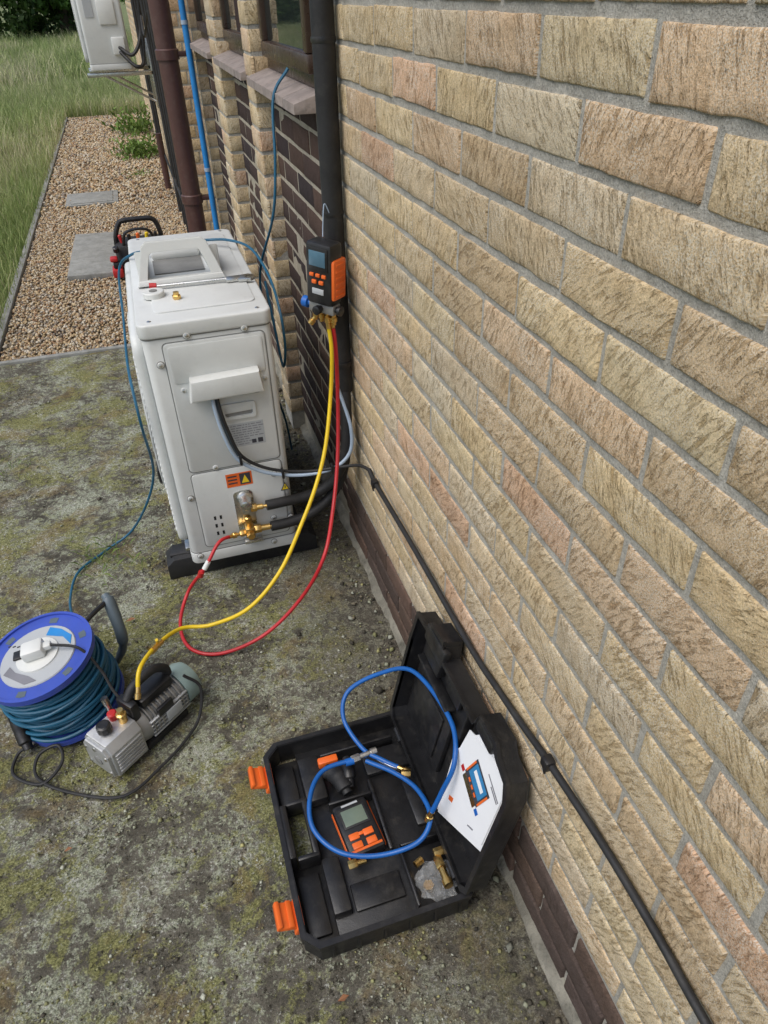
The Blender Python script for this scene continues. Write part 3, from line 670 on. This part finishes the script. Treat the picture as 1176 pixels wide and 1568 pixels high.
# ---------------------------------------------------------------- digital manifold hung on pipe
def manifold_gauge(mx,name,parent=None):
    b=B()
    def bx(lo,hi,m,be=.002): b.box(lo,hi,m,be,mx)
    def lt(p,d,pr,m,s=16): b.lathe2(mx@Vector(p),mx.to_3x3()@Vector(d),pr,m,s)
    bx((-.040,-.024,-.075),(.040,.030,.085),BLACKP,.010)
    bx((-.031,-.0265,.018),(.031,-.0235,.074),BLACKP,.001)
    bx((-.025,-.0278,.028),(.025,-.0264,.066),SCREENB,.0005)
    for i in range(3): bx((-.025+.019*i,-.0285,.0),(-.012+.019*i,-.022,.009),ORANGE,.002)
    for i in range(2): bx((-.018+.022*i,-.0285,-.018),(-.004+.022*i,-.022,-.008),ORANGE,.002)
    bx((-.018,-.0265,-.045),(.018,-.0235,-.030),LABEL,.001)
    bx((.022,-.018,-.058),(.047,.036,.046),ORANGE,.006); bx((-.046,-.012,-.058),(-.030,.036,.03),ORANGE,.006)
    for k in range(6): bx((.0465,-.010,-.050+.016*k),(.0490,.028,-.044+.016*k),ORANGE,.001)
    bx((-.040,-.014,-.100),(.040,.020,-.073),ALUD,.004)
    lt((-.040,0,-.086),(-1,0,0),[(0,.008),(.008,.008),(.010,.015),(.026,.015),(.028,.011)],BLUEK)
    lt((.0,-.014,-.086),(0,-1,0),[(0,.008),(.008,.008),(.010,.012),(.022,.012),(.024,.008)],BLACKP)
    lt((.038,0,-.086),(1,0,0),[(0,.008),(.008,.008),(.010,.013),(.018,.013),(.02,.009)],BLACKP)
    for x in (-.030,-.010,.010,.030):
        lt((x,.003,-.100),(0,0,-1),[(0,.006),(.008,.006),(.0085,.009),(.02,.009),(.021,.006),(.03,.006)],BRASS)
    lt((-.025,.003,-.115),(-.5,-.3,-.8),[(0,.006),(.02,.006),(.02,.009),(.032,.009)],BRASS)
    return b.build(name,parent,ang=40)
R=Matrix.Rotation(math.radians(-50),4,'Z')@Matrix.Rotation(math.radians(4),4,'Y')
manifold_gauge(Matrix.Translation((-.082,1.80,1.005))@R,'digital_manifold_gauge')

# ---------------------------------------------------------------- hoses
def hose(name,pts,r,mat,ends=True,cap=BRASS,fl=.03):
    b=B(); P=catmull(pts,10); b.tube(P,r,mat,12,smooth=False)
    if ends:
        for p,q in ((P[0],P[2]),(P[-1],P[-3])):
            d=(q-p).normalized(); b.lathe2(p-d*fl*.3,d,[(0,r*1.4),(fl*.45,r*1.5),(fl*.5,r*1.15),(fl,r*1.15)],cap,12)
    return b.build(name)
hose('refrigerant_hose',[(-.070,1.79,.885),(-.064,1.795,.80),(-.066,1.80,.66),(-.090,1.75,.490),(-.138,1.65,.371),(-.199,1.541,.29),(-.278,1.555,.14),(-.40,1.545,.04),(-.532,1.542,.009),(-.618,1.59,.009),(-.640,1.69,.02),(-.60,1.79,.06),(-.53,1.765,.165),(-.475,1.80,.222),(-.425,1.836,.211)],.0056,REDH)
hose('refrigerant_hose',[(-.082,1.79,.885),(-.078,1.785,.80),(-.090,1.78,.68),(-.129,1.72,.551),(-.177,1.66,.466),(-.240,1.60,.384),(-.331,1.50,.31),(-.433,1.465,.235),(-.540,1.487,.185),(-.620,1.495,.19),(-.680,1.42,.225),(-.725,1.33,.245),(-.742,1.285,.20)],.0056,YELLOW)
b=B(); 
b.lathe2((-.535,1.762,.16),(.3,.15,.35),[(0,.008),(.03,.008)],WHITE2,12); b.lathe2((-.545,1.765,.150),(-.2,.1,-.6),[(0,.0095),(.02,.0095)],REDP,12)
b.lathe2((-.672,1.43,.222),(-.45,-.6,.15),[(0,.009),(.03,.009),(.031,.011),(.045,.011)],BRASS,12); b.tube([(-.68,1.42,.232),(-.678,1.40,.26)],.004,YELLOW,8,smooth=False)
b.build('hose_shutoff_valves')
hose('refrigerant_hose',[(-.159,.938,.10),(-.205,.985,.10),(-.240,1.03,.10),(-.264,1.115,.12),(-.235,1.17,.15),(-.155,1.150,.21),(-.090,1.08,.27),(-.068,.905,.30),(-.092,.815,.28),(-.126,.800,.20),(-.155,.796,.125)],.0056,BLUEH)
hose('refrigerant_hose',[(-.264,1.007,.10),(-.346,1.001,.10),(-.391,.944,.10),(-.401,.871,.09),(-.358,.807,.08),(-.279,.773,.08),(-.192,.764,.10),(-.150,.80,.12),(-.152,.875,.11),(-.186,.940,.10),(-.24,1.0,.09)],.0056,BLUEH,False)
b=B()
b.tube([(-.03,2.30,1.42),(-.08,2.298,1.35),(-.1,2.26,1.19),(-.12,2.283,1.04),(-.15,2.487,.83),(-.16,2.5,.70),(-.17,2.5,.45),(-.12,2.55,.2),(-.1,2.6,.02)],.0042,TEAL,8)
b.tube([(-.42,2.44,.955),(-.327,2.50,.935),(-.25,2.45,.94),(-.19,2.36,.93),(-.165,2.20,.885),(-.165,2.06,.82),(-.165,2.04,.72),(-.165,2.13,.62),(-.16,2.25,.70),(-.15,2.42,.80)],.0042,TEAL,8)
b.tube([(-.42,2.44,.955),(-.50,2.45,.935),(-.56,2.46,.925),(-.610,2.50,.87),(-.628,2.40,.74),(-.628,2.10,.72),(-.622,1.95,.70),(-.620,1.91,.60),(-.630,2.063,.361),(-.682,2.128,.20),(-.766,2.194,.05),(-.86,2.17,.008),(-.954,2.077,.008),(-.969,1.917,.03),(-.93,1.72,.12),(-.90,1.62,.17)],.0042,TEAL,8)
b.build('extension_lead')

# ---------------------------------------------------------------- cable reel
rl=empty('cable_reel')
T=Matrix.Translation((-.945,1.485,.022))@Matrix.Rotation(math.radians(-9),4,'Y')@Matrix.Rotation(math.radians(3),4,'X')
def tl(b,p,d,pr,m,s=24): b.lathe2(T@Vector(p),T.to_3x3()@Vector(d),pr,m,s)
b=B()
for z in (.0,.195):
    tl(b,(0,0,z),(0,0,1),[(0,.138),(.003,.142),(.012,.142),(.015,.138)],REELB,48)
    n_=48; oc=[(.1425*math.cos(2*math.pi*k/n_),.1425*math.sin(2*math.pi*k/n_)) for k in range(n_)]; ic=[(p[0]*.95,p[1]*.95) for p in oc]
    b.ring(oc,ic,z+.012,z+.021,REELB,T)
tl(b,(0,0,.015),(0,0,1),[(0,.06),(.18,.06)],REELB,32)
for k in range(6):
    a=2*math.pi*k/6+.2; w_=.10
    b.prism([(.108*math.cos(a-w_),.108*math.sin(a-w_)),(.124*math.cos(a-w_),.124*math.sin(a-w_)),(.126*math.cos(a),.126*math.sin(a)),(.124*math.cos(a+w_),.124*math.sin(a+w_)),(.108*math.cos(a+w_),.108*math.sin(a+w_))],.2101,.2108,DGREYC,0,T)
b.build('drum',rl)
b=B()
tl(b,(0,0,.2105),(0,0,1),[(0,.098),(.003,.096)],LABEL,40)
tl(b,(0,0,.2136),(0,0,1),[(0,.055),(.004,.054)],WHITE2,32)
b.prism([(-.085,-.03),(-.03,-.085),(.0,-.085),(-.02,-.062),(-.055,-.035),(-.07,-.01)],.2138,.2148,INKL,0,T)
b.prism([(.02,.060),(.065,.035),(.085,.0),(.088,.03),(.06,.065),(.03,.085)],.2138,.2148,BLUEP,0,T)
b.box((-.03,-.022,.217),(.026,.026,.250),WHITE2,.008,T); b.box((.005,-.01,.225),(.045,.012,.242),WHITE2,.006,T)
b.box((-.06,.0,.2175),(-.035,.03,.224),BLACKP,.003,T)
for k in range(5): b.box((-.08+.012*k,.062-.006*k,.2138),(-.072+.012*k,.066-.006*k,.2146),INK,0,T)
b.build('socket_face',rl)
b=B()
for layer in range(3,6):
    rr=.078+layer*.0105; turns=15; n=turns*26; pts=[]
    for i in range(n+1):
        a=2*math.pi*i/26; z=.024+.162*(i/n if layer%2==0 else 1-i/n)
        w=rr+.0035*math.sin(a*1.0+layer+3*i/n)+.002*math.sin(i*.37+layer); pts.append(T@Vector((w*math.cos(a),w*math.sin(a),z+.006*math.sin(a*1.3+layer*2+i/60))))
    b.tube(pts,.0049,TEAL,7,smooth=False)
for k in range(7):
    a0=rng.uniform(0,6.28); rr=.136+.008*rng.uniform(); pts=[]
    for i in range(40):
        a=a0+2*math.pi*i/36; pts.append(T@Vector((rr*math.cos(a),rr*math.sin(a)*.98,.05+.09*rng.uniform(.98,1.02)*k/6+.018*math.sin(a+k*1.7))))
    b.tube(pts,.0048,TEAL,7,2)
b.build('coiled_cable',rl)
b=B()
b.tube([(-.83,1.60,.02),(-.80,1.59,.08),(-.79,1.58,.15),(-.80,1.62,.225),(-.81,1.645,.24)],[.010,.012,.016,.017,.012],DGREYC,12)
b.tube([(-.94,1.49,.19),(-.86,1.56,.235),(-.81,1.62,.235)],.007,BLACKP,8)
b.tube([(-.94,1.47,.262),(-.87,1.44,.255),(-.83,1.40,.20),(-.81,1.36,.16),(-.79,1.33,.14)],.0038,BLACKR,8)
b.build('carry_handle',rl)
b=B()
b.tube([(-1.055,1.36,.02),(-1.065,1.39,.045),(-1.072,1.42,.08),(-1.078,1.44,.12)],[.013,.018,.019,.021],BLACKP,12)
b.tube([(-.635,1.37,.14),(-.600,1.36,.09),(-.620,1.32,.02),(-.66,1.27,.008),(-.724,1.21,.008),(-.822,1.15,.008),(-.946,1.20,.008),(-1.03,1.27,.008),(-1.03,1.33,.02),(-.98,1.34,.03),(-.97,1.29,.02),(-1.02,1.25,.008),(-1.09,1.30,.008),(-1.085,1.36,.01),(-1.055,1.37,.02)],.0042,BLACKR,8)
b.tube([(-1.05,1.36,.02),(-1.02,1.38,.012),(-.94,1.36,.010),(-.87,1.33,.012),(-.82,1.32,.06)],.004,BLACKR,8)
b.build('power_lead_and_plug')

# ---------------------------------------------------------------- vacuum pump
vp=empty('vacuum_pump')
T2=Matrix.Translation((-.745,1.335,0))@Matrix.Rotation(math.atan2(.18,.22),4,'Z')
b=B()
def bx(lo,hi,m,be=.003): b.box(lo,hi,m,be,T2)
def lt(p,d,pr,m,s=24): b.lathe2(T2@Vector(p),T2.to_3x3()@Vector(d),pr,m,s)
TY=T2@Matrix(((0,0,1,0),(1,0,0,0),(0,1,0,0),(0,0,0,1)))
b.prism([(-.052,.02),(-.040,.012),(.040,.012),(.052,.02),(.052,.105),(.036,.128),(-.036,.128),(-.052,.105)],-.150,-.055,ALU,.004,TY)
b.prism([(-.046,.024),(.046,.024),(.046,.10),(.032,.12),(-.032,.12),(-.046,.10)],-.160,-.148,ALU,.003,TY)
lt((-.159,0,.062),(-1,0,0),[(0,.014),(.003,.014),(.004,.011)],GREYLN); lt((-.158,0,.105),(-1,0,0),[(0,.006),(.004,.006)],STEEL)
for (yy,zz) in [(-.038,.034),(.038,.034),(-.038,.092),(.038,.092)]: lt((-.159,yy,zz),(-1,0,0),[(0,.005),(.003,.005),(.004,.003)],STEEL,10)
for k in range(6): bx((-.142,-.0555,.03+.012*k),(-.062,-.050,.035+.012*k),ALU,.001)
for k in range(6): bx((-.142,.050,.03+.012*k),(-.062,.0555,.035+.012*k),ALU,.001)
b.build('oil_housing',vp)
b=B()
lt((-.056,0,.07),(1,0,0),[(0,.050),(.02,.054),(.03,.054)],ALUD)
lt((-.03,0,.07),(1,0,0),[(0,.047),(.13,.047)],ALUD,32)
for k in range(9): lt((-.022+.014*k,0,.07),(1,0,0),[(0,.046),(.0005,.056),(.004,.056),(.0045,.046)],ALUD,32)
for s_ in (-1,1):
    for k in range(5): bx((-.028,s_*.050-.004,.04+.013*k),(.098,s_*.050+.004,.044+.013*k),ALU,.001)
lt((.10,0,.07),(1,0,0),[(0,.056),(.035,.056),(.05,.048),(.055,.03)],TEALP,32)
for k in range(10):
    a=2*math.pi*k/10; lt((.152,.03*math.cos(a),.07+.03*math.sin(a)),(1,0,0),[(0,.004),(.0035,.004)],DARK,8)
bx((-.05,-.045,.0),(.09,-.015,.022),BLACKR); bx((-.05,.015,.0),(.09,.045,.022),BLACKR); bx((-.14,-.04,.0),(-.07,.04,.012),BLACKR)
bx((.02,-.0585,.055),(.07,-.0555,.090),LABEL,.001)
b.build('motor',vp)
b=B()
bx((-.02,-.026,.120),(.085,.026,.150),BLACKP,.008); bx((-.054,-.03,.10),(-.030,.03,.168),BLACKP,.006)
b.tube([T2@Vector(p) for p in [(-.04,0,.165),(-.01,0,.190),(.05,0,.192),(.085,0,.165),(.09,0,.14)]],.012,BLACKR,12)
lt((-.118,0,.127),(0,0,1),[(0,.013),(.008,.013),(.009,.019),(.026,.018),(.029,.013)],BLACKP,10)
lt((-.080,.015,.126),(0,0,1),[(0,.011),(.012,.011),(.013,.013),(.022,.013),(.026,.009)],REDP,16)
lt((-.072,-.012,.126),(0,0,1),[(0,.011),(.02,.011),(.02,.013),(.03,.013),(.032,.008),(.045,.008)],BRASS,14)
lt((-.072,.032,.13),(0,.25,1),[(0,.007),(.03,.007),(.03,.009),(.05,.009)],STEEL,12)
bx((.0,-.056,.09),(.05,-.046,.118),BLACKP,.003)
b.build('handle_and_fittings',vp)

# ---------------------------------------------------------------- open carry case
cs=empty('tool_case')
b=B()
def chamf(x0,x1,y0,y1,c): return [(x0+c,y0),(x1-c*.5,y0),(x1,y0+c*.5),(x1,y1-c*.5),(x1-c*.5,y1),(x0+c,y1),(x0,y1-c),(x0,y0+c)]
b.ring(chamf(-.472,-.108,.640,1.132,.030),chamf(-.464,-.116,.648,1.124,.027),.004,.068,BLACKP)
b.ring(chamf(-.477,-.104,.635,1.137,.032),chamf(-.466,-.114,.646,1.126,.027),.058,.070,BLACKP)
b.box((-.398,.644,.006),(-.112,1.128,.016),BLACKP,.001); b.box((-.468,.666,.006),(-.3985,.835,.016),BLACKP,.001); b.box((-.468,.965,.006),(-.3985,1.108,.016),BLACKP,.001)
b.box((-.472,.832,.0055),(-.448,.968,.066),BLACKP,.008); b.box((-.412,.832,.016),(-.398,.968,.060),BLACKP,.004)
b.box((-.448,.826,.016),(-.398,.838,.060),BLACKP,.004); b.box((-.448,.962,.016),(-.398,.974,.060),BLACKP,.004)
for lo,hi in [((-.398,.965,.0),(-.345,1.09,.045)),((-.240,1.00,.0),(-.120,1.07,.030)),((-.400,.700,.0),(-.360,.826,.042)),
              ((-.352,.700,.0),(-.240,.760,.024)),((-.228,.660,.0),(-.222,.800,.050)),((-.222,.793,.0),(-.118,.800,.050)),
              ((-.246,.80,.0),(-.236,.985,.040)),((-.352,.940,.0),(-.246,.948,.050)),((-.460,.675,.0),(-.410,.81,.026)),((-.460,.985,.0),(-.410,1.09,.026)),
              ((-.34,1.075,.0),(-.15,1.083,.05)),((-.300,.985,.0),(-.288,1.05,.055)),((-.165,.84,.0),(-.125,.96,.028))]:
    b.box((lo[0],lo[1],.0155),hi,BLACKP,.006)
for k in range(6):
    b.box((-.42+.055*k,.6365,.006),(-.414+.055*k,.642,.060),BLACKP,.001); b.box((-.475,.68+.02*k,.006),(-.470,.684+.02*k,.056),BLACKP,.001)
b.build('tray',cs)
b=B()
for y in (1.062,.725):
    A=Matrix.Translation((-.478,y,.045))@Matrix.Rotation(math.radians(22),4,'Y')
    b.box((-.044,-.028,-.006),(.006,.028,.006),ORANGE,.004,A); b.box((-.044,-.028,-.004),(-.034,.028,.012),ORANGE,.003,A)
    b.box((-.020,-.028,.006),(-.008,.028,.010),ORANGE,.002,A); b.box((-.002,-.032,-.02),(.010,.032,.018),ORANGE,.003,A)
b.build('latches',cs)
hv=Vector((.082,0,.375)).normalized(); wv=Vector((-hv.z,0,hv.x)); uv=Vector((0,1,0))
L_=Matrix(((uv.x,hv.x,wv.x,-.092),(uv.y,hv.y,wv.y,0),(uv.z,hv.z,wv.z,.062),(0,0,0,1)))
b=B()
lo=[(.655,0),(1.117,0),(1.134,.02),(1.134,.27),(1.128,.350),(1.06,.358),(1.05,.385),(.985,.39),(.975,.350),(.80,.350),(.79,.385),(.72,.388),(.70,.370),(.652,.355),(.635,.32),(.635,.02)]
cx,cy_=.886,.19
li=[(cx+(p[0]-cx)*.965,cy_+(p[1]-cy_)*.955) for p in lo]
b.prism(lo,.0,.006,BLACKP,.002,L_)
b.ring(lo,li,.005,.046,BLACKP,L_)
b.ring([(cx+(p[0]-cx)*1.012,cy_+(p[1]-cy_)*1.012) for p in lo],li,.040,.048,BLACKP,L_)
def lb(a,c,m=BLACKP,be=.005): b.box(a,c,m,be,L_)
lb((.90,.05,.006),(1.10,.22,.020)); lb((.92,.235,.006),(1.10,.245,.034)); lb((.845,.03,.006),(.852,.33,.030)); lb((1.0,.26,.006),(1.09,.32,.028))
lb((.90,.26,.006),(.97,.32,.018)); lb((.93,.07,.020),(1.07,.20,.026))
for u in (.70,.88,1.06): b.lathe2(L_@Vector((u-.02,-.004,.046)),uv,[(0,.007),(.04,.007)],BLACKP,12)
b.box((.965,.33,.030),(1.07,.375,.050),BLACKP,.006,L_); b.box((.72,.35,.030),(.79,.38,.050),BLACKP,.006,L_)
b.build('lid',cs)
b=B()
def pg(poly,w0,w1,m): b.prism(poly,w0,w1,m,0,L_)
pg([(.652,.130),(.828,.012),(.838,.19),(.822,.300),(.80,.310),(.775,.345),(.728,.348),(.655,.335)],.030,.032,PAPER)
pg([(.662,.145),(.83,.02),(.842,.21),(.79,.315),(.73,.335),(.660,.325)],.0325,.0345,PAPER)
G=Matrix.Translation((.740,.235,.0348))@Matrix.Rotation(math.radians(20),4,'Z')@Matrix.Scale(1.12,4)
def gq(x0,x1,y0,y1,m,h=.0): b.box((x0,y0,h),(x1,y1,h+.0005),m,0,L_@G)
gq(-.034,.034,-.030,.034,INK); gq(-.027,.027,-.014,.029,PBLUE,.0006); gq(-.020,.020,.006,.018,PAPER,.0012); gq(-.034,-.030,-.022,.026,ORANGE,.0007); gq(.030,.034,-.022,.026,ORANGE,.0007)
for i in range(3): gq(-.018+.014*i,-.010+.014*i,-.024,-.018,ORANGE,.0007)
gq(-.030,.030,-.046,-.0305,BRASS,.0); gq(-.046,-.0345,-.042,-.030,BLUEK,.0); gq(.0345,.046,-.042,-.030,REDP,.0)
gq(-.05,-.02,.050,.053,INKL); gq(-.05,.0,.056,.059,INKL)
pg([(.79,.10),(.805,.092),(.807,.105),(.79,.115)],.0346,.0350,ORANGE); pg([(.70,.135),(.72,.123),(.72,.127),(.70,.14)],.0346,.0350,INKL)
b.build('instruction_booklet',cs)
b=B(); Q=Matrix.Translation((-.300,.868,.052))@Matrix.Rotation(math.radians(6),4,'Z')
b.box((-.043,-.066,-.030),(.043,.068,.002),BLACKP,.010,Q); b.box((-.046,-.060,-.022),(.046,.060,-.008),ORANGE,.006,Q)
b.box((-.032,.000,.001),(.032,.050,.004),BLACKR,.002,Q); b.box((-.027,.005,.0035),(.027,.045,.0048),SCREEN,.0005,Q)
for i in range(2):
    for j in range(2): b.box((-.030+.034*i,-.030-.022*j,.001),(-.006+.034*i,-.014-.022*j,.006),ORANGE,.003,Q)
b.box((-.008,-.024,.001),(.006,-.016,.0055),ORANGE,.002,Q)
b.box((-.02,.055,.001),(.02,.060,.0028),LABEL,0,Q); b.box((-.037,-.058,.0015),(.037,-.052,.003),ORANGE,.001,Q)
b.build('digital_gauge_meter',cs)
b=B()
b.tube([(-.335,1.03,.05),(-.315,1.01,.055),(-.305,.975,.055),(-.30,.955,.05)],[.018,.022,.020,.012],BLACKR,12)
b.tube([(-.28,1.04,.06),(-.285,1.0,.065),(-.29,.97,.05)],[.012,.016,.012],BLACKP,12); b.box((-.35,1.045,.04),(-.30,1.065,.062),ORANGE,.004)
b.hex((-.275,1.006,.10),(1,.15,0),.022,.010,STEEL); b.lathe2((-.255,1.009,.10),(1,.1,0),[(0,.007),(.03,.007),(.03,.010),(.045,.010)],STEEL,12); b.lathe2((-.29,1.004,.10),(1,0,0),[(0,.009),(.02,.009)],BLUEK,12)
b.tube([(-.215,.998,.098),(-.19,.965,.096),(-.165,.945,.10)],.006,STEEL,8)
b.hex((-.172,.935,.10),(1,-.3,0),.022,.010,BRASS); b.hex((-.345,.787,.05),(1,0,.1),.02,.010,BRASS); b.lathe2((-.325,.787,.05),(1,0,0),[(0,.006),(.02,.006)],BRASS,12)
b.hex((-.155,.742,.055),(0,-1,.2),.03,.011,BRASS); b.lathe2((-.155,.712,.06),(0,-1,.1),[(0,.008),(.025,.008),(.026,.011),(.04,.011)],BRASS,12); b.hex((-.13,.75,.06),(-1,0,0),.03,.010,BRASS)
b.lathe2((-.19,.70,.022),(0,0,1),[(0,.012),(.014,.012)],BRASS,6); b.lathe2((-.205,.745,.045),(1,.4,0),[(0,.008),(.02,.008)],BRASS,10)
b.build('brass_fittings',cs)
bm=bmesh.new(); bmesh.ops.create_icosphere(bm,subdivisions=4,radius=1)
for v_ in bm.verts:
    d=mn.noise(v_.co*2.3)*.4+mn.noise(v_.co*6)*.15; v_.co=Vector((v_.co.x*.040*(1+d),v_.co.y*.042*(1+d),v_.co.z*.018*(1+d)))
bm.transform(Matrix.Translation((-.170,.700,.040))); b=B(); b.bm(bm,POLY); b.build('polythene_bag',cs)

for (x,y,s) in [(-.79,1.78,.016),(-.42,.56,.012),(-.95,1.05,.010),(-1.2,1.9,.014)]:
    b=B(); b.add([(x-s,y,.004),(x,y-s*.5,.010),(x+s,y+s*.2,.006),(x+.1*s,y+s*.6,.009)],[(0,1,2),(0,2,3)],DLEAF); b.build('dead_leaf',smooth=False)

# ---------------------------------------------------------------- light
w=bpy.data.worlds.new('World'); sc.world=w; w.use_nodes=True; nt=w.node_tree
sky=nt.nodes.new('ShaderNodeTexSky'); sky.sky_type='NISHITA'; sky.sun_disc=False
sd=Vector((-.62,-.25,1.05)).normalized(); el=math.asin(sd.z); az=math.atan2(sd.x,sd.y)
sky.sun_elevation=el; sky.sun_rotation=az; sky.air_density=1.0; sky.dust_density=2.5; sky.ozone_density=1.0
bg=nt.nodes['Background']; bg.inputs[1].default_value=.15; nt.links.new(sky.outputs[0],bg.inputs[0])
sl=bpy.data.lights.new('sun','SUN'); sl.energy=2.2; sl.angle=math.radians(50); sl.color=(1,.975,.935)
so=bpy.data.objects.new('sun',sl); so.rotation_euler=sd.to_track_quat('Z','Y').to_euler(); so.location=(-5,-2,8); COL.objects.link(so)

# ---------------------------------------------------------------- camera
cd=bpy.data.cameras.new('camera'); cam=bpy.data.objects.new('camera',cd); COL.objects.link(cam); sc.camera=cam
cd.sensor_fit='VERTICAL'; cd.sensor_height=36; cd.lens=24.98; cd.clip_start=.02; cd.clip_end=500
Xw=Vector((0.9527,0.1981,-0.2302));Yw=Vector((-0.3028,0.5618,-0.7698));Zw=Vector((-0.0230,0.8028,0.5958))
Rm=Matrix((Xw,Yw,Zw))
cam.matrix_world=Matrix.Translation((-.476,0,1.6))@Rm.to_quaternion().normalized().to_matrix().to_4x4()
